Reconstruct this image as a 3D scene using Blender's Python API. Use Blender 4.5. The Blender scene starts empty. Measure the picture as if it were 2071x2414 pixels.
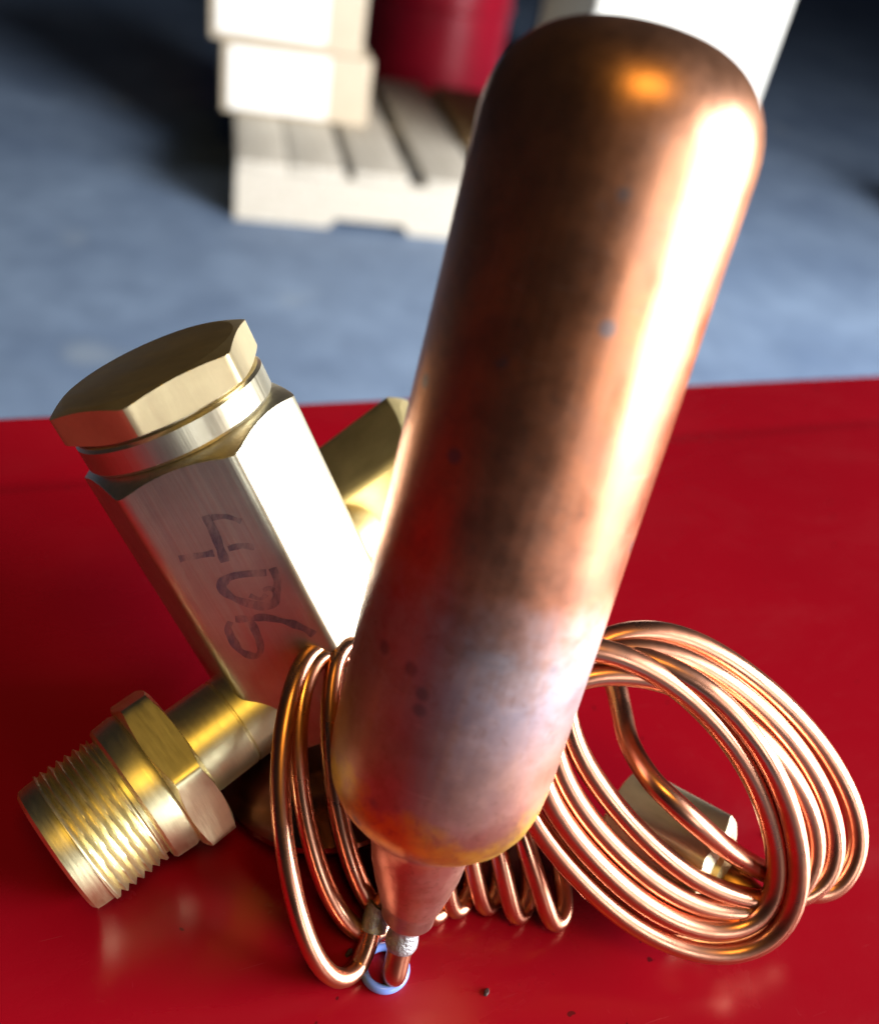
import bpy, bmesh, math, random
import numpy as np
from mathutils import Vector, Matrix, noise

# ------------------------------------------------------------------ camera, world, light, exposure
PITCH, ROLL, FPX = math.radians(37), math.radians(12), 2100.0 / 1.1648   # focal length in pixels of a 1778 x 2072 picture
CAMH = 0.0985                       # camera above the red table top (z = 0)
FLOOR_Z = CAMH - 0.80
_f = Vector((0, math.cos(PITCH), -math.sin(PITCH)))
_u = Vector((0, math.sin(PITCH), math.cos(PITCH)))
_x = Vector((1, 0, 0))
CR = _x * math.cos(ROLL) + _u * math.sin(ROLL)
CU = _u * math.cos(ROLL) - _x * math.sin(ROLL)
CF = _f
CAM = Vector((0, 0, CAMH))

sc = bpy.context.scene
col = sc.collection
cd = bpy.data.cameras.new('camera')
cam = bpy.data.objects.new('camera', cd)
col.objects.link(cam)
cam.matrix_world = Matrix(((CR.x, CU.x, -CF.x, CAM.x), (CR.y, CU.y, -CF.y, CAM.y), (CR.z, CU.z, -CF.z, CAM.z), (0, 0, 0, 1)))
cd.sensor_fit = 'VERTICAL'
cd.lens = 50
cd.sensor_height = 50 * 2072 / FPX
cd.clip_start = 0.005
cd.clip_end = 100
cd.dof.use_dof = True
cd.dof.focus_distance = 0.093
cd.dof.aperture_fstop = 27
sc.camera = cam

w = bpy.data.worlds.new('World')
sc.world = w
w.use_nodes = True
bg = w.node_tree.nodes['Background']
bg.inputs[0].default_value = (0.62, 0.72, 1.0, 1)
bg.inputs[1].default_value = 0.014

def area_lamp(name, loc, target, sx, sy, power, color):
    l = bpy.data.lights.new(name, 'AREA')
    l.shape = 'RECTANGLE'; l.size = sx; l.size_y = sy
    l.energy = power; l.color = color
    o = bpy.data.objects.new(name, l)
    col.objects.link(o)
    d = (Vector(target) - Vector(loc)).normalized()
    o.rotation_euler = d.to_track_quat('-Z', 'Y').to_euler()
    o.location = loc
    return o
# open doorway to the right, an added lamp to brighten the valve cap, and a small warm ceiling lamp
area_lamp('doorway_light', (2.5, 0.22, 0.46), (-0.4, 1.2, -0.25), 1.85, 1.6, 320, (0.97, 0.98, 1.0))
area_lamp('cap_fill_light', (2.3, -2.5, 0.75), (0.0, 0.1, 0.0), 0.8, 1.2, 17, (0.95, 0.97, 1.0))
area_lamp('ceiling_lamp', (0.25, -0.55, 1.5), (0, 0.1, 0), 0.56, 0.36, 6.0, (1.0, 0.62, 0.10))

sc.view_settings.view_transform = 'Standard'
sc.view_settings.look = 'None'
sc.view_settings.exposure = 0.2
sc.view_settings.gamma = 1.0
sc.cycles.use_denoising = True
sc.cycles.max_bounces = 8
sc.cycles.caustics_reflective = False
sc.cycles.caustics_refractive = False

# ------------------------------------------------------------------ helpers
def ray(x, y):
    return CF + CR * ((x - 889) / FPX) + CU * ((1036 - y) / FPX)
def W(x, y, d):                      # picture point (1778 x 2072) at depth d millimetres
    return CAM + ray(x, y) * (d * 0.001)
def onz(x, y, z):                    # picture point on the horizontal plane z
    v = ray(x, y)
    return CAM + v * ((z - CAM.z) / v.z)
def onplane(x, y, p, n):
    v = ray(x, y)
    return CAM + v * ((p - CAM).dot(n) / v.dot(n))
def frame(o, axis, ref):             # matrix with local z along axis, local x near ref
    z = axis.normalized()
    x = (ref - z * ref.dot(z)).normalized()
    y = z.cross(x)
    return Matrix(((x.x, y.x, z.x, o.x), (x.y, y.y, z.y, o.y), (x.z, y.z, z.z, o.z), (0, 0, 0, 1)))

MW = {}
def put(o, M=None, parent=None):
    M = M or Matrix.Identity(4)
    col.objects.link(o)
    if parent is not None:
        o.parent = parent
        o.matrix_parent_inverse = MW[parent.name].inverted()
    o.matrix_basis = M
    MW[o.name] = M.copy()
    return o
def tag(o, label=None, cat=None, group=None, kind=None):
    if label: o['label'] = label
    if cat: o['category'] = cat
    if group: o['group'] = group
    if kind: o['kind'] = kind
    return o
def thing(name, loc, label, cat, group=None):
    o = bpy.data.objects.new(name, None)
    o.empty_display_size = 0.01
    put(o, Matrix.Translation(loc))
    return tag(o, label, cat, group)
def mesh(name, verts, faces, mat, M=None, parent=None, smooth=35, edit=None):
    me = bpy.data.meshes.new(name)
    me.from_pydata([tuple(v) for v in verts], [], faces)
    me.update()
    bm = bmesh.new(); bm.from_mesh(me)
    bmesh.ops.remove_doubles(bm, verts=bm.verts, dist=1e-6)
    bmesh.ops.recalc_face_normals(bm, faces=bm.faces)
    if edit: edit(bm)
    bm.to_mesh(me); bm.free()
    if smooth:
        me.shade_smooth()
        me.set_sharp_from_angle(angle=math.radians(smooth))
    me.materials.append(mat)
    o = bpy.data.objects.new(name, me)
    return put(o, M, parent)

MM = 0.001
def hexr(th, af, soft=0.985):
    a = (th % (math.pi / 3)) - math.pi / 6
    r = af / 2 / math.cos(a)
    R = af / 2 / math.cos(math.pi / 6) * soft
    k = af * 0.006
    return -k * math.log(math.exp(-r / k) + math.exp(-R / k)) + k * math.log(1) if True else min(r, R)
def lathe(name, prof, mat, M, parent, segs=64, af=None, wob=None, smooth=35):
    """prof: (z, r) in mm; with af the turned profile is cut by a hexagon of that width"""
    vs, fs = [], []
    n = len(prof)
    for (z, r) in prof:
        for i in range(segs):
            th = 2 * math.pi * i / segs
            rr = r if af is None else min(r, hexr(th, af))
            if wob: rr, zz = wob(rr, z, th)
            else: zz = z
            vs.append((rr * math.cos(th) * MM, rr * math.sin(th) * MM, zz * MM))
    for j in range(n - 1):
        for i in range(segs):
            a, b = j * segs + i, j * segs + (i + 1) % segs
            fs.append((a, b, b + segs, a + segs))
    if prof[0][1] > 1e-4: fs.append(tuple(range(segs))[::-1])
    if prof[-1][1] > 1e-4: fs.append(tuple(range((n - 1) * segs, n * segs)))
    def clean(bm):
        bmesh.ops.dissolve_degenerate(bm, dist=1e-7, edges=bm.edges)
    return mesh(name, vs, fs, mat, M, parent, smooth, clean)
def hexprof(z0, z1, af, c0=0.94, c1=0.94, slope=0.5):
    """turned chamfers on both ends of a hexagon; c = chamfer start radius / half width"""
    R = af / 2 / math.cos(math.pi / 6)
    p = []
    if c0:
        r0 = af / 2 * c0
        p += [(z0 + (R - r0) * slope * t, r0 + (R - r0) * t) for t in [i / 24 for i in range(25)]]
    else: p += [(z0, R)]
    if c1:
        r1 = af / 2 * c1
        p += [(z1 - (R - r1) * slope * t, r1 + (R - r1) * t) for t in [i / 24 for i in range(24, -1, -1)]]
    else: p += [(z1, R)]
    return p
def tube(name, pts, rad, mat, parent, segs=14, caps=True, M=None):
    """round tube along world points"""
    n = len(pts); vs, fs = [], []
    t0 = (pts[1] - pts[0]).normalized()
    nr = t0.orthogonal().normalized()
    for i, p in enumerate(pts):
        t = (pts[min(i + 1, n - 1)] - pts[max(i - 1, 0)]).normalized()
        nr = (nr - t * nr.dot(t)).normalized()
        b = t.cross(nr)
        r = rad(i / (n - 1)) if callable(rad) else rad
        for k in range(segs):
            a = 2 * math.pi * k / segs
            vs.append(p + nr * (math.cos(a) * r) + b * (math.sin(a) * r))
    for i in range(n - 1):
        for k in range(segs):
            a, b2 = i * segs + k, i * segs + (k + 1) % segs
            fs.append((a, b2, b2 + segs, a + segs))
    if caps:
        fs.append(tuple(range(segs))[::-1]); fs.append(tuple(range((n - 1) * segs, n * segs)))
    Mi = (M or Matrix.Identity(4)).inverted()
    return mesh(name, [Mi @ v for v in vs], fs, mat, M, parent, 50)
def catmull(P, step=12):
    out = []
    for i in range(len(P) - 1):
        a, b, c, d = P[max(i - 1, 0)], P[i], P[i + 1], P[min(i + 2, len(P) - 1)]
        for k in range(step):
            t = k / step
            out.append(0.5 * ((2 * b) + (c - a) * t + (2 * a - 5 * b + 4 * c - d) * t * t + (3 * b - a - 3 * c + d) * t ** 3))
    out.append(P[-1])
    return out
def box(name, size, mat, M, parent=None, bevel=0.0, seg=2):
    sx, sy, sz = size                     # origin at the corner of the box
    v = [(x, y, z) for z in (0, sz) for y in (0, sy) for x in (0, sx)]
    f = [(0, 2, 3, 1), (4, 5, 7, 6), (0, 1, 5, 4), (2, 6, 7, 3), (0, 4, 6, 2), (1, 3, 7, 5)]
    def ed(bm):
        if bevel: bmesh.ops.bevel(bm, geom=list(bm.edges), offset=bevel, segments=seg, affect='EDGES', profile=0.5)
    return mesh(name, v, f, mat, M, parent, 35, ed)

# ------------------------------------------------------------------ materials
class NT:
    def __init__(s, name):
        s.m = bpy.data.materials.new(name); s.m.use_nodes = True
        s.t = s.m.node_tree; s.b = s.t.nodes['Principled BSDF']; s.out = s.t.nodes['Material Output']
        s.tc = s.t.nodes.new('ShaderNodeTexCoord')
    def n(s, ty, **k):
        q = s.t.nodes.new('ShaderNode' + ty)
        for a, v in k.items():
            if isinstance(v, (int, float, tuple)) and a in [i.name for i in q.inputs]: q.inputs[a].default_value = v
            else: setattr(q, a, v)
        return q
    def l(s, a, b): s.t.links.new(a, b)
    def coords(s, scale=(1, 1, 1), src='Object'):
        mp = s.n('Mapping'); mp.inputs['Scale'].default_value = scale
        s.l(s.tc.outputs[src], mp.inputs[0]); return mp.outputs[0]
    def noise(s, scale, detail=4, rough=0.55, vec=None, dist=0.0):
        q = s.n('TexNoise'); q.inputs['Scale'].default_value = scale; q.inputs['Detail'].default_value = detail
        q.inputs['Roughness'].default_value = rough; q.inputs['Distortion'].default_value = dist
        if vec is None: vec = s.tc.outputs['Object']
        s.l(vec, q.inputs['Vector']); return q.outputs[0]
    def ramp(s, fac, stops, interp='LINEAR'):
        q = s.n('ValToRGB'); q.color_ramp.interpolation = interp
        e = q.color_ramp.elements
        while len(e) < len(stops): e.new(0.5)
        for i, (p, c) in enumerate(stops):
            e[i].position = p; e[i].color = (c, c, c, 1) if isinstance(c, (int, float)) else (*c, 1)
        s.l(fac, q.inputs[0]); return q.outputs[0]
    def mix(s, fac, a, b, mode='MIX'):
        q = s.n('Mix', data_type='RGBA', blend_type=mode)
        for v, sock in ((fac, q.inputs[0]), (a, q.inputs[6]), (b, q.inputs[7])):
            if isinstance(v, (int, float)): sock.default_value = v
            elif isinstance(v, tuple): sock.default_value = (*v, 1)
            else: s.l(v, sock)
        return q.outputs[2]
    def math(s, op, a, b=None):
        q = s.n('Math', operation=op)
        for v, sock in ((a, q.inputs[0]), (b, q.inputs[1])):
            if v is None: continue
            if isinstance(v, (int, float)): sock.default_value = v
            else: s.l(v, sock)
        return q.outputs[0]
    def bump(s, h, strength, dist=0.0002):
        q = s.n('Bump'); q.inputs['Strength'].default_value = strength; q.inputs['Distance'].default_value = dist
        s.l(h, q.inputs['Height']); s.l(q.outputs[0], s.b.inputs['Normal'])
    def set(s, **k):
        for a, v in k.items():
            sock = s.b.inputs[a.replace('_', ' ')]
            if isinstance(v, (int, float)): sock.default_value = v
            elif isinstance(v, tuple): sock.default_value = (*v, 1)
            else: s.l(v, sock)

def m_brass(name, base, rough, brushed=(700, 700, 16), metal=1.0, dirt=0.5):
    s = NT(name)
    br = s.noise(3.0, 5, 0.6, s.coords(brushed))
    big = s.noise(160, 4, 0.6)
    c = s.mix(s.ramp(big, [(0.35, 0.0), (0.7, dirt)]), base, (base[0] * 0.62, base[1] * 0.55, base[2] * 0.5))
    c = s.mix(s.ramp(br, [(0.3, 0.0), (0.75, 0.35)]), c, (min(1, base[0] * 1.15), min(1, base[1] * 1.15), min(1, base[2] * 1.3)))
    s.set(Base_Color=c, Metallic=metal, Roughness=s.math('ADD', s.math('MULTIPLY', br, 0.22), rough - 0.1))
    s.bump(br, 0.5, 0.00005)
    return s.m
M_BODY = m_brass('brushed_brass', (0.74, 0.69, 0.50), 0.38)
M_FIT = m_brass('turned_brass', (0.88, 0.80, 0.48), 0.40, (90, 90, 900))
M_NUT = m_brass('yellow_brass', (0.82, 0.68, 0.32), 0.50, (200, 200, 60))

def m_capcopper():
    s = NT('capillary_copper')
    a = s.noise(220, 4); b = s.noise(1400, 2)
    c = s.mix(s.ramp(a, [(0.35, 0), (0.7, 0.8)]), (0.80, 0.37, 0.23), (0.52, 0.21, 0.12))
    s.set(Base_Color=c, Metallic=1.0, Roughness=s.ramp(a, [(0.3, 0.24), (0.75, 0.38)]))
    s.bump(s.noise(300, 2), 0.06, 0.0001)
    return s.m
M_CAP = m_capcopper()

def m_bulb():                                    # heat tints run along the bulb axis (local z, metres)
    s = NT('heat_tinted_copper')
    sep = s.n('SeparateXYZ'); s.l(s.tc.outputs['Object'], sep.inputs[0])
    wv = s.noise(130, 4, 0.6)
    z = s.math('ADD', sep.outputs[2], s.math('MULTIPLY', s.math('SUBTRACT', wv, 0.5), 0.012))
    zn = s.math('DIVIDE', s.math('ADD', z, 0.020), 0.1)      # -20 mm .. +80 mm -> 0 .. 1
    g = lambda mm: (mm + 20) / 100
    c = s.ramp(zn, [(g(-12), (0.60, 0.36, 0.30)), (g(1), (0.64, 0.36, 0.28)), (g(4.0), (0.80, 0.56, 0.10)), (g(6.5), (0.72, 0.50, 0.10)),
                    (g(8.5), (0.56, 0.31, 0.25)), (g(13), (0.50, 0.29, 0.24)), (g(20), (0.46, 0.36, 0.38)), (g(26), (0.48, 0.38, 0.38)), (g(31), (0.64, 0.25, 0.14)),
                    (g(50), (0.62, 0.235, 0.11)), (g(78), (0.54, 0.28, 0.17))])
    blot = s.noise(260, 6, 0.65)
    c = s.mix(s.ramp(blot, [(0.46, 0), (0.56, 0.32), (0.72, 0.55)]), c, (0.36, 0.17, 0.11))
    fine = s.noise(1100, 5, 0.7, None, 0.8)
    c = s.mix(s.ramp(fine, [(0.56, 0), (0.64, 0.35)]), c, (0.30, 0.16, 0.12))
    sk = s.noise(6, 2, 0.5, s.coords((30, 40, 700)))
    c = s.mix(s.ramp(sk, [(0.71, 0), (0.74, 0.4)]), c, (0.85, 0.55, 0.42))
    v = s.n('TexVoronoi', feature='F1'); v.inputs['Scale'].default_value = 210
    s.l(s.tc.outputs['Object'], v.inputs['Vector'])
    vs = s.noise(95, 2)
    spot = s.math('MULTIPLY', s.ramp(v.outputs['Distance'], [(0.09, 1.0), (0.17, 0.0)]), s.ramp(vs, [(0.46, 0.0), (0.50, 1.0)]))
    c = s.mix(s.math('MULTIPLY', spot, 0.75), c, (0.20, 0.20, 0.22))
    r = s.ramp(s.noise(190, 5, 0.65), [(0.3, 0.26), (0.75, 0.42)])
    r2 = s.ramp(zn, [(g(8), 0.04), (g(15), 0.12), (g(24), 0.12), (g(32), 0.0)])
    dr = s.noise(5, 4, 0.6, s.coords((260, 260, 9)))          # drawing lines along the bulb
    c = s.mix(s.ramp(dr, [(0.5, 0), (0.75, 0.22)]), c, (0.68, 0.36, 0.22))
    s.set(Base_Color=c, Metallic=0.97, Roughness=s.math('ADD', s.math('ADD', r, r2), s.math('MULTIPLY', dr, 0.06)))
    s.bump(s.math('ADD', s.noise(330, 4), s.math('MULTIPLY', dr, 0.5)), 0.12, 0.0002)
    return s.m
M_BULB = m_bulb()

def m_plain(name, colr, rough, metal=0.0, scale=200, var=0.25, bump=0.0, coat=0.0):
    s = NT(name)
    a = s.noise(scale, 5, 0.6)
    s.set(Base_Color=s.mix(s.ramp(a, [(0.3, 0), (0.75, 1)]), colr, tuple(q * (1 - var) for q in colr)), Roughness=rough, Metallic=metal)
    s.b.inputs['Coat Weight'].default_value = coat
    if bump: s.bump(a, bump, 0.0006)
    return s.m
M_SOLDER = m_plain('grey_solder', (0.55, 0.56, 0.58), 0.45, 0.7, 1500, 0.5, 0.6)
M_HEAD = m_plain('dark_copper', (0.22, 0.085, 0.06), 0.25, 1.0, 150, 0.5, 0.05)
M_STUB = m_plain('brown_copper', (0.45, 0.22, 0.10), 0.35, 1.0, 300, 0.4)
M_STEEL = m_plain('bright_steel', (0.75, 0.77, 0.80), 0.2, 1.0, 400, 0.2)
M_BLUE = m_plain('glossy_blue', (0.24, 0.36, 0.90), 0.2, 0.0, 300, 0.25)

def m_ink():
    s = NT('faded_ink')
    a = s.noise(500, 5, 0.7, s.coords((1, 1, 0.3)))
    tr = s.n('BsdfTransparent'); mx = s.n('MixShader')
    s.set(Base_Color=(0.11, 0.09, 0.20), Roughness=0.45)
    s.l(s.ramp(a, [(0.38, 0.04), (0.66, 0.60)]), mx.inputs[0]); s.l(tr.outputs[0], mx.inputs[1]); s.l(s.b.outputs[0], mx.inputs[2])
    s.l(mx.outputs[0], s.out.inputs['Surface'])
    return s.m
M_INK = m_ink()

def m_red():
    s = NT('red_enamel')
    a = s.noise(9, 4); b = s.noise(60, 5, 0.65); d = s.noise(420, 2, 0.5)
    c = s.mix(s.ramp(a, [(0.3, 0), (0.7, 1)]), (0.35, 0.0028, 0.0115), (0.295, 0.0022, 0.0095))
    c = s.mix(s.ramp(d, [(0.735, 0), (0.75, 0.8)]), c, (0.05, 0.004, 0.006))
    sm = s.noise(22, 5, 0.7, s.coords((1, 2.2, 1)), 0.6)
    sc1 = s.noise(8, 3, 0.5, s.coords((14, 420, 14)))
    sc2 = s.noise(8, 3, 0.5, s.coords((380, 22, 14)))
    scr = s.math('MAXIMUM', s.ramp(sc1, [(0.70, 0.0), (0.74, 1.0)]), s.ramp(sc2, [(0.72, 0.0), (0.76, 1.0)]))
    c = s.mix(s.math('MULTIPLY', scr, 0.14), c, (0.45, 0.10, 0.11))
    rg = s.math('ADD', s.ramp(b, [(0.3, 0.20), (0.8, 0.32)]), s.math('ADD', s.ramp(sm, [(0.48, 0.0), (0.66, 0.14)]), s.math('MULTIPLY', scr, 0.08)))
    s.set(Base_Color=c, Roughness=rg)
    s.b.inputs['Specular IOR Level'].default_value = 0.4
    s.bump(s.noise(1400, 2), 0.06, 0.00008)
    return s.m
M_RED = m_red()

def m_floor():
    s = NT('blue_grey_concrete')
    a = s.noise(2.2, 6, 0.65); b = s.noise(14, 5, 0.7); d = s.noise(5, 2, 0.4)
    c = s.mix(s.ramp(a, [(0.3, 0), (0.7, 1)]), (0.11, 0.165, 0.27), (0.235, 0.32, 0.455))
    c = s.mix(s.ramp(b, [(0.4, 0), (0.75, 0.45)]), c, (0.075, 0.115, 0.19))
    c = s.mix(s.ramp(d, [(0.70, 0), (0.80, 0.25)]), c, (0.5, 0.55, 0.55))
    s.set(Base_Color=c, Roughness=0.7)
    s.bump(b, 0.2, 0.002)
    return s.m
M_FLOOR = m_floor()

def m_wood(name, a, b):
    s = NT(name)
    g = s.noise(6, 6, 0.6, s.coords((14, 1.2, 14)))
    s.set(Base_Color=s.mix(s.ramp(g, [(0.3, 0), (0.7, 1)]), a, b), Roughness=0.75)
    s.bump(g, 0.3, 0.002)
    return s.m
M_WOOD = m_wood('pale_pallet_wood', (0.60, 0.55, 0.46), (0.42, 0.37, 0.29))
M_BROWN = m_wood('brown_board', (0.30, 0.19, 0.08), (0.20, 0.12, 0.05))
M_CARD = m_plain('cream_carton', (0.52, 0.43, 0.31), 0.8, 0, 20, 0.10)
M_WHITE = m_plain('white_paper', (0.82, 0.82, 0.78), 0.7, 0, 30, 0.06)
M_DRUM = m_plain('red_paint', (0.50, 0.008, 0.03), 0.35, 0, 6, 0.35)
M_GREY = m_plain('grey_paint', (0.30, 0.34, 0.40), 0.5, 0, 8, 0.2)

# ------------------------------------------------------------------ setting: table and floor
EA, EB = onz(0, 832, 0), onz(1778, 750, 0)          # far edge of the table in plan
TU = (EB - EA).normalized(); TV = Vector((-TU.y, TU.x, 0))
def table():
    M = frame(EA, Vector((0, 0, 1)), TU)
    rid = -((EA - onz(0, 988, 0)).dot(TV))
    front = min((onz(x, 2072, 0) - EA).dot(TV) for x in (0, 1778)) - 0.038
    prof = [(front, -0.05), (front, -0.0025), (front + 0.0008, -0.0008), (front + 0.0025, 0.0), (rid - 0.0022, 0.0), (rid - 0.0008, -0.0002), (rid + 0.0008, -0.0005), (rid + 0.003, -0.0006), (-0.0025, -0.0006)]
    for k in range(1, 7):
        a = k / 6 * math.pi / 2
        prof.append((-0.0025 + 0.0025 * math.sin(a), -0.0031 + 0.0025 * math.cos(a)))
    prof += [(0.0, -0.05)]
    us = [-0.35, 0.60]
    vs = [(u, v, z) for u in us for (v, z) in prof]
    n = len(prof)
    fs = [(i, i + 1, n + i + 1, n + i) for i in range(n - 1)] + [(n - 1, 0, n, 2 * n - 1), tuple(range(n)), tuple(range(2 * n - 1, n - 1, -1))]
    o = mesh('table_top', vs, fs, M_RED, M, None, 25)
    o['kind'] = 'structure'
table()
fl = mesh('floor', [(-30, -30, FLOOR_Z), (30, -30, FLOOR_Z), (30, 30, FLOOR_Z), (-30, 30, FLOOR_Z)], [(0, 1, 2, 3)], M_FLOOR, None, None, 0)
fl['kind'] = 'structure'

# ------------------------------------------------------------------ pallet and what stands on it
PY = math.radians(18)
PU = Vector((math.cos(PY), math.sin(PY), 0)); PV = Vector((-math.sin(PY), math.cos(PY), 0))
P0 = onz(475, 443, FLOOR_Z)
PH = 0.138
def PM(u, v, z, turn=0.0):
    a = PY + turn
    return Matrix.Translation(P0 + PU * u + PV * v + Vector((0, 0, z))) @ Matrix.Rotation(a, 4, 'Z')
pal = thing('pallet', P0, 'pale wooden pallet on the blue grey floor carrying the cartons', 'pallet')
for k, v in enumerate((0.0, 0.46, 0.92)):           # stringers with two fork notches
    L, d, hh = 1.15, 0.04, PH - 0.022
    nt = [(0, 0), (0.22, 0), (0.235, 0.022), (0.40, 0.022), (0.415, 0), (0.75, 0), (0.765, 0.022), (0.95, 0.022), (0.965, 0), (L, 0), (L, hh), (0, hh)]
    vs = [(x, 0, z) for x, z in nt] + [(x, d, z) for x, z in nt]
    n = len(nt)
    fs = [tuple(range(n)), tuple(range(2 * n - 1, n - 1, -1))] + [(i, (i + 1) % n, n + (i + 1) % n, n + i) for i in range(n)]
    mesh('stringer', vs, fs, M_WOOD, PM(0, v, 0.0005), pal, 0)
u = 0.0
for k, (uw, gap) in enumerate(((0.118, 0.003), (0.125, 0.022), (0.130, 0.044), (0.145, 0.05), (0.12, 0.05), (0.12, 0.05), (0.14, 0.03), (0.14, 0.04), (0.14, 0.0))):
    if u + uw > 1.16: break
    box('deck_board', (uw, 0.962, 0.0215), M_WOOD, PM(u, -0.001, PH - 0.0215 + (k % 3) * 0.0008), pal, 0.002)
    u += uw + gap
def carton(u, v, z, size, label, turn=0.0, lab=None):
    M = PM(u, v, z, turn)
    t = thing('carton', M.translation, label, 'box', 'cartons on the pallet')
    box('carton_body', size, M_CARD, M, t, 0.006, 3)
    if lab:
        x0, x1, z0, z1 = lab
        box('paper_label', (x1 - x0, 0.0015, z1 - z0), M_WHITE, M @ Matrix.Translation((x0, -0.0013, z0)), t, 0.0)
    return t
carton(-0.035, 0.36, PH + 0.002, (0.375, 0.42, 0.165), 'cream carton with white label resting directly on the pallet boards', 0.02, (0.02, 0.265, 0.012, 0.155))
carton(-0.065, 0.36, PH + 0.168, (0.375, 0.42, 0.20), 'cream carton with white label stacked on top of another carton', 0.03, (0.02, 0.28, 0.02, 0.18))
M_TALL = m_plain('white_carton', (0.80, 0.78, 0.70), 0.8, 0, 20, 0.08)
tall = thing('carton', P0 + PU * 0.78 + PV * 0.06, 'tall white carton standing at the right end of the pallet', 'box', 'cartons on the pallet')
tall.location.z = FLOOR_Z + PH; MW[tall.name] = Matrix.Translation(tall.location)
box('carton_body', (0.47, 0.40, 0.62), M_TALL, PM(0.78, 0.06, PH + 0.002), tall, 0.008, 3)
box('packing_tape', (0.06, 0.404, 0.002), m_plain('brown_tape', (0.42, 0.27, 0.12), 0.35), PM(0.78 + 0.205, 0.058, PH + 0.622), tall)
sheet = box('cardboard_sheet', (0.22, 0.60, 0.012), M_BROWN, PM(0.60, 0.30, PH + 0.003, -0.03), None, 0.002)
tag(sheet, 'brown cardboard sheet lying flat on the pallet boards', 'cardboard')
# drum behind the pallet
dc = Vector((-0.42, 3.90, FLOOR_Z))
drum = thing('drum', dc, 'red steel drum standing on the floor behind the pallet', 'drum')
dp = [(0, 280), (0, 292), (6, 296), (14, 296), (20, 288)]
for z in (20, 290, 580):
    dp += [(z + 20, 287), (z + 255, 287), (z + 262, 294), (z + 270, 296), (z + 278, 294), (z + 285, 287)] if z < 580 else [(z + 20, 287), (z + 270, 287), (z + 276, 296), (z + 286, 296), (z + 288, 280), (z + 270, 276), (z + 268, 0)]
dm = Matrix.Translation(dc)
lathe('drum_shell', dp[:-3], M_DRUM, dm, drum, 72)
lathe('drum_lid', dp[-3:], M_DRUM, dm, drum, 72)
# grey steel cabinet leg behind, beside the drum
gc = onz(1075, 185, FLOOR_Z) + Vector((0.05, 0.25, 0))
gcab = thing('steel_locker', gc, 'grey steel locker standing behind the red drum', 'locker')
box('locker_body', (0.22, 0.30, 0.95), M_GREY, Matrix.Translation(gc) @ Matrix.Rotation(PY, 4, 'Z'), gcab, 0.006)
box('locker_door', (0.20, 0.012, 0.90), M_GREY, Matrix.Translation(gc) @ Matrix.Rotation(PY, 4, 'Z') @ Matrix.Translation((0.01, -0.010, 0.03)), gcab, 0.003)
# block added to the right, out of frame, to cast a shadow across the floor
cc = Vector((1.50, 2.86, FLOOR_Z))
shadow_block = thing('shadow_block', cc, 'unseen brown block added on the floor out of frame to cast a shadow', 'shadow_block')
for k in range(2):
    box('shadow_block_slab', (0.44, 0.42, 0.100), M_BROWN, Matrix.Translation(cc + Vector((0, 0, 0.001 + k * 0.105))) @ Matrix.Rotation(0.2, 4, 'Z'), shadow_block, 0.006)
    
# ------------------------------------------------------------------ the expansion valve
A, B = W(398, 912, 97.0), W(600, 1280, 109.5)
AX = (A - B).normalized()                           # body axis, pointing up to the cap
SB = (A - B).length
toCam = (CAM - A).normalized()
side = (CR - AX * CR.dot(AX)).normalized()          # right in the picture, square to the axis
facing = AX.cross(side) if AX.cross(side).dot(toCam) > 0 else -AX.cross(side)
def clock(a):                                       # direction square to the axis, a degrees to the right of facing the lens
    a = math.radians(a); return facing * math.cos(a) + side * math.sin(a)
HOME = B - AX * 0.022; 
valve = thing('expansion_valve', Vector((HOME.x, HOME.y, 0.0)), 'brass expansion valve with coiled copper capillary and upright copper sensing bulb', 'valve')
AF = 21.6
# hexagon corners lie at multiples of 60 deg of local x, so turn x by 30 deg from a flat
Mb = frame(A, AX, clock(8 + 30))
top_z, bot_z = 3.2, -35.0
body = lathe('valve_body', hexprof(bot_z, top_z, AF, None, 0.93, 0.62), M_BODY, Mb, valve, 240, AF, None, 25)
Mc = frame(A, AX, clock(33 + 30))
collar = lathe('collar', [(top_z - 0.5, 9.2), (top_z + 0.05, 9.5), (top_z + 0.1, 10.2), (top_z + 0.5, 10.5), (top_z + 3.0, 10.5), (top_z + 3.3, 10.2), (top_z + 3.35, 9.6), (top_z + 3.8, 9.6)], M_BODY, Mc, valve, 96)
cap = lathe('hex_cap', hexprof(top_z + 3.5, top_z + 7.5, 19.8, 0.97, 0.95, 0.30), m_brass('cap_brass', (0.86, 0.72, 0.42), 0.42, (40, 240, 40), 0.85), Mc, valve, 240, 19.8, None, 22)
# faded ink strokes on the flat that faces the lens
nf = clock(8).normalized()
pf = A + nf * (AF / 2 * MM + 0.00006)
Z1 = lambda p: ((330 + p[0] / 3.556) / 1.1648, (1080 + p[1] / 3.556) / 1.1648)
def ink(pts, wd):
    P = catmull([onplane(*Z1(p), pf, nf) for p in pts], 6)
    vs, fs = [], []
    for i, p in enumerate(P):
        t = (P[min(i + 1, len(P) - 1)] - P[max(i - 1, 0)]).normalized()
        b = nf.cross(t)
        ww = wd * 1.15 * MM * (0.8 + 0.4 * noise.noise(p * 900))
        vs += [p + b * ww, p - b * ww]
        if i: fs.append((2 * i - 2, 2 * i, 2 * i + 1, 2 * i - 1))
    o = mesh('ink_stroke', vs, fs, M_INK, Matrix.Identity(4), body, 0)
ink([(550, 480), (620, 620), (670, 750), (715, 870)], 0.50)
ink([(600, 500), (720, 490), (850, 530)], 0.35)
ink([(330, 845), (430, 825), (540, 810), (620, 795)], 0.46)
ink([(740, 760), (850, 735), (960, 745)], 0.40)
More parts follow.
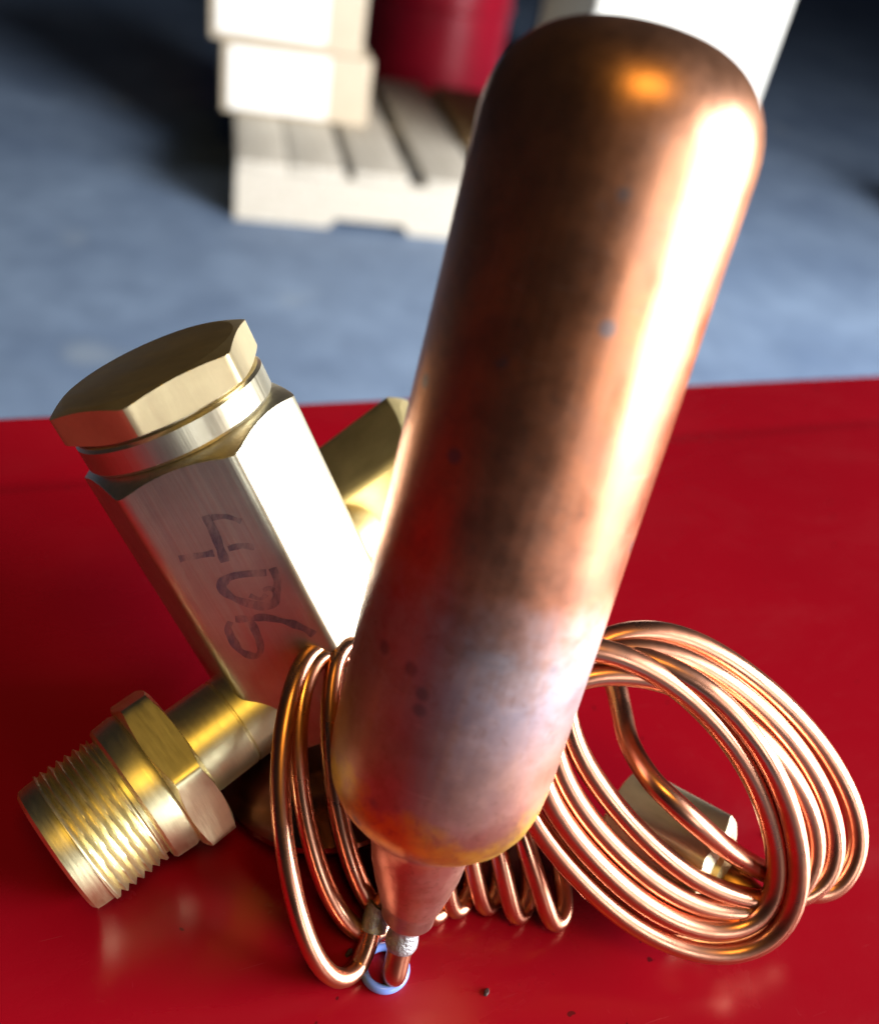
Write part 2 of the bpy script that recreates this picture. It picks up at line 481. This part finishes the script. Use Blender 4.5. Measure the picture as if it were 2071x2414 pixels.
ink([(1110, 920), (1150, 1010), (1145, 1090), (1140, 1180), (1090, 1240), (960, 1230), (800, 1180), (700, 1110), (690, 1050), (760, 995), (900, 970), (1060, 960)], 0.50)
ink([(1030, 1110), (1080, 1090), (1130, 1110)], 0.3)
ink([(1060, 1140), (1010, 1180), (920, 1150)], 0.3)
ink([(760, 1370), (740, 1430), (780, 1530), (850, 1620), (960, 1660), (1010, 1620), (1000, 1530), (960, 1430), (930, 1365)], 0.45)
ink([(800, 1350), (920, 1345), (1030, 1335), (1130, 1350), (1250, 1380), (1380, 1430), (1460, 1480)], 0.45)

# side fitting with flare thread
F1 = W(113, 1724, 94.2)                            # centre of the threaded end
F0 = W(640, 1334, 109.5)
FX = (F0 - F1).normalized()
fl_ = (F0 - F1).length / MM
fs_ = (CU - FX * CU.dot(FX)).normalized()
ff_ = FX.cross(fs_); ff_ = ff_ if ff_.dot(CAM - F1) > 0 else -ff_
def fclock(a): a = math.radians(a); return ff_ * math.cos(a) + fs_ * math.sin(a)
Mf = frame(F1, FX, fclock(-20 + 30))
fit = lathe('side_fitting', [(10.0, 5.0), (15.0, 5.55), (22.0, 5.55), (22.1, 5.40), (22.3, 5.40), (22.4, 5.55), (fl_ - 8.0, 5.55), (fl_ - 3, 5.5)], M_FIT, Mf, valve, 72)
def thr(r, z, th):
    if 2.2 < z < 8.6:
        ph = (z / 0.95 - th / (2 * math.pi)) % 1.0
        e = min(1, (z - 2.2) / 0.7, (8.6 - z) / 0.5)
        return r - 0.62 * e * abs(ph * 2 - 1), z
    return r, z
pr = [(-0.0, 5.6), (0.0, 7.0), (0.35, 7.45), (1.0, 7.55), (2.2, 7.6)] + [(2.2 + 6.4 * i / 90, 7.95) for i in range(1, 90)] + [(8.6, 7.3), (9.2, 7.3)]
lathe('flare_thread', pr, M_FIT, Mf, fit, 96, None, thr)
lathe('flare_seat', [(9.0, 7.3), (9.1, 8.1), (9.4, 8.4), (11.6, 8.6), (12.2, 8.4), (12.8, 7.8)], M_FIT, Mf, fit, 96)
lathe('bore_cover', [(-0.02, 0.0), (-0.02, 5.0), (0.4, 5.4), (1.0, 5.6)], m_plain('dull_brass', (0.35, 0.30, 0.15), 0.5, 1.0), Mf, fit, 48)
lathe('hex_nut', hexprof(12.2, 16.2, 17.9, 0.99, 0.98, 0.4), M_FIT, Mf, fit, 180, 17.9)

# far nut, seen between body and bulb
N0 = W(800, 985, 124); NX = (CR * 0.72 + CU * 0.50 - CF * 0.25).normalized()
Mn = frame(N0, NX, (CAM - N0).lerp(CU * 0.1, 0.35) + CR * 0.02)
rear = lathe('rear_nut', hexprof(-7.5, 8, 19.0, 0.93, 0.93, 0.45), M_NUT, Mn, valve, 120, 19.0)
stem = (B + AX * 0.004)
tube('rear_stem', [stem, stem.lerp(N0, 0.5), N0 - NX.normalized() * 0.004], 0.0048, M_NUT, valve, 32)

# power head: the diaphragm dome below the body
H0 = W(672, 1500, 110)
lathe('power_head', [(z * 0.8, r * 0.93) for z, r in [(-9.5, 0), (-9.2, 4), (-8.2, 8.5), (-6.3, 12.5), (-4.4, 14.2), (-3.6, 15.0), (-2.9, 15.2), (-2.2, 15.0), (-1.6, 14.2), (0.4, 12), (1.6, 9)]], M_HEAD, frame(H0, AX.lerp(Vector((0, 0, 1)), 0.55), side), valve, 96)

# sensing bulb
U1, U0 = W(1208, 418.6, 70.7), W(911.6, 1463.7, 86.5)
UX = (U1 - U0).normalized()
UB = U0 - UX * 0.0119                                # origin: bottom shoulder of the bulb
UL = (U1 - UB).length / MM + 12.9
R = 11.0
prof = [(-12.5, 1.8), (-12.4, 2.4), (-11.8, 2.85), (-10.2, 2.95), (-10.0, 3.25), (-9.2, 3.5), (-7.4, 4.1), (-5.0, 4.75), (-2.6, 5.15), (-1.2, 5.35), (-0.3, 5.75), (0.7, 6.9), (1.8, 8.2), (3.2, 9.45), (4.8, 10.3), (6.6, 10.75), (9, 10.95), (12, R)]
prof += [(13 + (UL - 13 - 8.2) * i / 12, R) for i in range(1, 12)]
for k in range(0, 17):
    a = (1 - (1 - k / 16) ** 1.5) * math.pi / 2
    prof.append((UL - 8.2 + 8.2 * math.sin(a), max(0.0, R * (math.cos(a) ** 0.67 if k < 16 else 0))))
def wob(r, z, th):
    return r * (1 + 0.006 * noise.noise(Vector((math.cos(th) * 1.3, math.sin(th) * 1.3, z * 0.06)))), z
Mu = frame(UB, UX, side)
bulb = lathe('sensing_bulb', prof, M_BULB, Mu, valve, 128, None, wob, 60)
SKEW = 0.09
for v in bulb.data.vertices:
    if v.co.z < 0.001: v.co.x += (0.001 - v.co.z) * SKEW
# stub of tube out of the bulb neck, with its solder
T0 = UB - UX * 0.0122 + (Mu.to_3x3() @ Vector((1, 0, 0))) * (0.0132 * SKEW)
tip = onz(797, 1970, 0.0013)
tp = catmull([T0 + UX * 0.002, T0 - UX * 0.001, T0.lerp(tip, 0.55), tip + Vector((0, 0, 0.0006)), tip], 8)
tube('tip_tube', tp, 0.00135, M_CAP, bulb, 18, True)
sp = catmull([T0 + UX * 0.001, T0 - UX * 0.0006, T0.lerp(tip, 0.55)], 10)
tube('solder_joint', sp, lambda t: 0.0020 - 0.0004 * t + 0.00012 * math.sin(t * 17) - (0.0004 if t > 0.95 else 0), M_SOLDER, bulb, 18)

# ------------------------------------------------------------------ capillary coil: one tube through a run of loops
def C3(x, y, d): return W(x, y, d)
def ring(c, e1, e2):                                # e = (dx, dy, ddepth) in picture units
    p = C3(*c)
    return p, C3(c[0] + e1[0], c[1] + e1[1], c[2] + e1[2]) - p, C3(c[0] + e2[0], c[1] + e2[1], c[2] + e2[2]) - p
rings = [
    (ring((675, 1640, 97), (40, 333, -1.5), (-102, 55, -6)), 'L'),
    (ring((710, 1610, 99), (50, 280, 0), (-100, 10, -5)), 'L'),
    (ring((760, 1590, 101), (45, 280, 0), (-90, -20, -5)), 'L'),
    (ring((825, 1590, 103), (20, 275, 0), (-55, 0, -5)), 'R'),
    (ring((882, 1590, 103), (-2, 282, 0), (-38, 0, -5)), 'R'),
    (ring((925, 1585, 104), (0, 275, 0), (-38, 0, -5)), 'R'),
    (ring((975, 1580, 104), (10, 265, 0), (-38, 0, -5)), 'R'),
    (ring((1030, 1590, 104), (20, 272, 0), (-40, 0, -5)), 'R'),
    (ring((1075, 1600, 104), (55, 272, 0), (-42, -8, -5)), 'R'),
    (ring((1329, 1622, 94), (231, 272, 5.5), (-171, 145, 2)), 'C'),
    (ring((1337, 1640, 94.6), (201, 208, 5), (-122, 118, 1)), 'C'),
    (ring((1396, 1593, 95.6), (223, 206, 5), (-134, 145, 1)), 'C'),
    (ring((1429, 1568, 96.6), (232, 220, 5), (-126, 132, 0)), 'C'),
    (ring((1493, 1528, 98), (213, 243, 5), (-123, 108, -1)), 'C'),
]
win = {'L': (0.45, 0.95), 'R': (0.30, 0.72), 'C': (0.36, 1.0)}
path = []
NS = 72
for i in range(len(rings) - 1):
    (c0, a0, b0), kind = rings[i]; (c1, a1, b1), _ = rings[i + 1]
    lo, hi = win[kind]
    for k in range(NS):
        t = k / NS
        s_ = min(1, max(0, (t - lo) / (hi - lo)))
        s_ = s_ * s_ * (3 - 2 * s_)
        c = c0.lerp(c1, s_); e1 = a0.lerp(a1, s_); e2 = b0.lerp(b1, s_)
        a = 2 * math.pi * t
        p = c + e1 * math.cos(a) + e2 * math.sin(a)
        p += Vector((noise.noise(p * 60), noise.noise(p * 60 + Vector((9, 0, 0))), 0)) * 0.0007
        path.append(p)
lead = catmull([C3(790, 1800, 97), C3(762, 1850, 97), C3(745, 1910, 96.3), C3(722, 1965, 95.8)], 10)
end = path[-1]
tail = catmull([path[-8], end, C3(1650, 1806, 103), C3(1552, 1766, 101), C3(1479, 1724, 97.5), C3(1417, 1673, 94.5), C3(1365, 1626, 94), C3(1314, 1574, 95), C3(1272, 1502, 98), C3(1256, 1435, 101), C3(1235, 1370, 104), C3(1170, 1345, 109), C3(1080, 1370, 114), W(900, 1480, 116), H0 - AX * 0.006], 12)
path = lead + path[1:] + tail[13:]
TR = 0.00124
low = min(p.z for p in path)
path = [Vector((p.x, p.y, max(p.z, TR + 0.0001 if p.z > TR - 0.02 else p.z))) for p in path]
for _ in range(6):
    path = [path[0]] + [(path[i - 1] + path[i] * 2 + path[i + 1]) / 4 for i in range(1, len(path) - 1)] + [path[-1]]
capil = tube('capillary_tube', path, lambda t: 0.00106 + 0.00016 * min(1, max(0, (t - 0.5) * 8)) + 0.00003 * math.sin(t * 160), M_CAP, valve, 14)
tube('solder_patch', catmull([C3(772, 1830, 97), C3(762, 1852, 97), C3(755, 1882, 96.8)], 6), 0.00145, M_SOLDER, capil, 16)

# ------------------------------------------------------------------ small things on the table
def blue_ring():  # glossy blue torus standing in for a blue crescent of unknown nature
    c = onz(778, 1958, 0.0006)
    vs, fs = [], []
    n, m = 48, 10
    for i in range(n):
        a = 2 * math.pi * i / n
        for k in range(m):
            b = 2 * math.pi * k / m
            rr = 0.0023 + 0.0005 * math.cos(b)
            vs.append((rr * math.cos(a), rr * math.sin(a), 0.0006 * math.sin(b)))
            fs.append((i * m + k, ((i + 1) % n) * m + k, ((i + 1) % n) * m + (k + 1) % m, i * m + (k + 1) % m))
    o = mesh('crescent_ring', vs, fs, M_BLUE, Matrix.Translation(c), None, 60)
    tag(o, 'tiny blue stand-in ring on the red table around the tip of the copper bulb', 'ring')
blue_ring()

M_FLECK = m_plain('dark_fleck', (0.03, 0.008, 0.008), 0.6)
rnd = random.Random(4)
for k, (px, py, lb) in enumerate(((985, 2006, 'tiny dark fleck of dirt on the red table in front of the bulb tip'), (706, 1928, 'tiny dark fleck of dirt on the red table beside the narrow coil loops'), (1552, 1690, 'tiny dark fleck of dirt on the red table seen through the round coil'))):
    p = onz(px, py, 0.0001); q = 0.00036
    n = 7
    vs = [(q * (0.6 + 0.7 * rnd.random()) * math.cos(2 * math.pi * i / n) * 1.5, q * (0.6 + 0.7 * rnd.random()) * math.sin(2 * math.pi * i / n), 0) for i in range(n)]
    vs += [(x * 0.6, y * 0.6, q * 0.5) for x, y, z in vs]
    fs = [tuple(range(n))[::-1], tuple(range(n, 2 * n))] + [(i, (i + 1) % n, n + (i + 1) % n, n + i) for i in range(n)]
    o = mesh('metal_fleck', vs, fs, M_FLECK, Matrix.Translation(p) @ Matrix.Rotation(rnd.random() * 6, 4, 'Z'), None, 0)
    tag(o, lb, 'fleck', 'flecks of dirt on the table')

def loose_fitting():
    ax = (CR * 0.80 - CU * 0.34 - CF * 0.52).normalized()
    for i in range(60):                       # slide along the sight line until the hexagon rests on the table
        g = W(1448, 1900 - i * 2.5, 103.4)
        M = frame(g, ax, Vector((0, 0, 1)).lerp(CF, 0.35))
        if min((M @ Vector((7.3 * math.cos(k * math.pi / 3) * MM, 7.3 * math.sin(k * math.pi / 3) * MM, q * MM))).z for k in range(6) for q in (-12.5, -0.8)) > 0: break
    t = thing('brass_fitting', Vector((g.x, g.y, 0)), 'loose brass hex fitting with copper stub lying inside the copper coil', 'fitting')
    lathe('hex_nut', hexprof(-13.0, 0, 13.0, 0.95, 0.86, 0.5), m_brass('pale_brass', (0.88, 0.80, 0.55), 0.50, (200, 200, 60), 0.9), M, t, 120, 13.0)
    lathe('collar', [(-0.1, 4.8), (0.6, 4.5), (1.0, 3.6), (1.2, 2.6)], M_NUT, M, t, 64)
    lathe('copper_stub', [(0.5, 2.7), (2, 2.6), (3.0, 2.2), (4.2, 1.7), (5.0, 1.5)], M_STUB, M, t, 48)
    lathe('steel_tip', [(4.9, 1.55), (6.0, 1.5), (7.0, 1.1), (7.6, 0.4), (7.7, 0)], M_STEEL, M, t, 48)
loose_fitting()
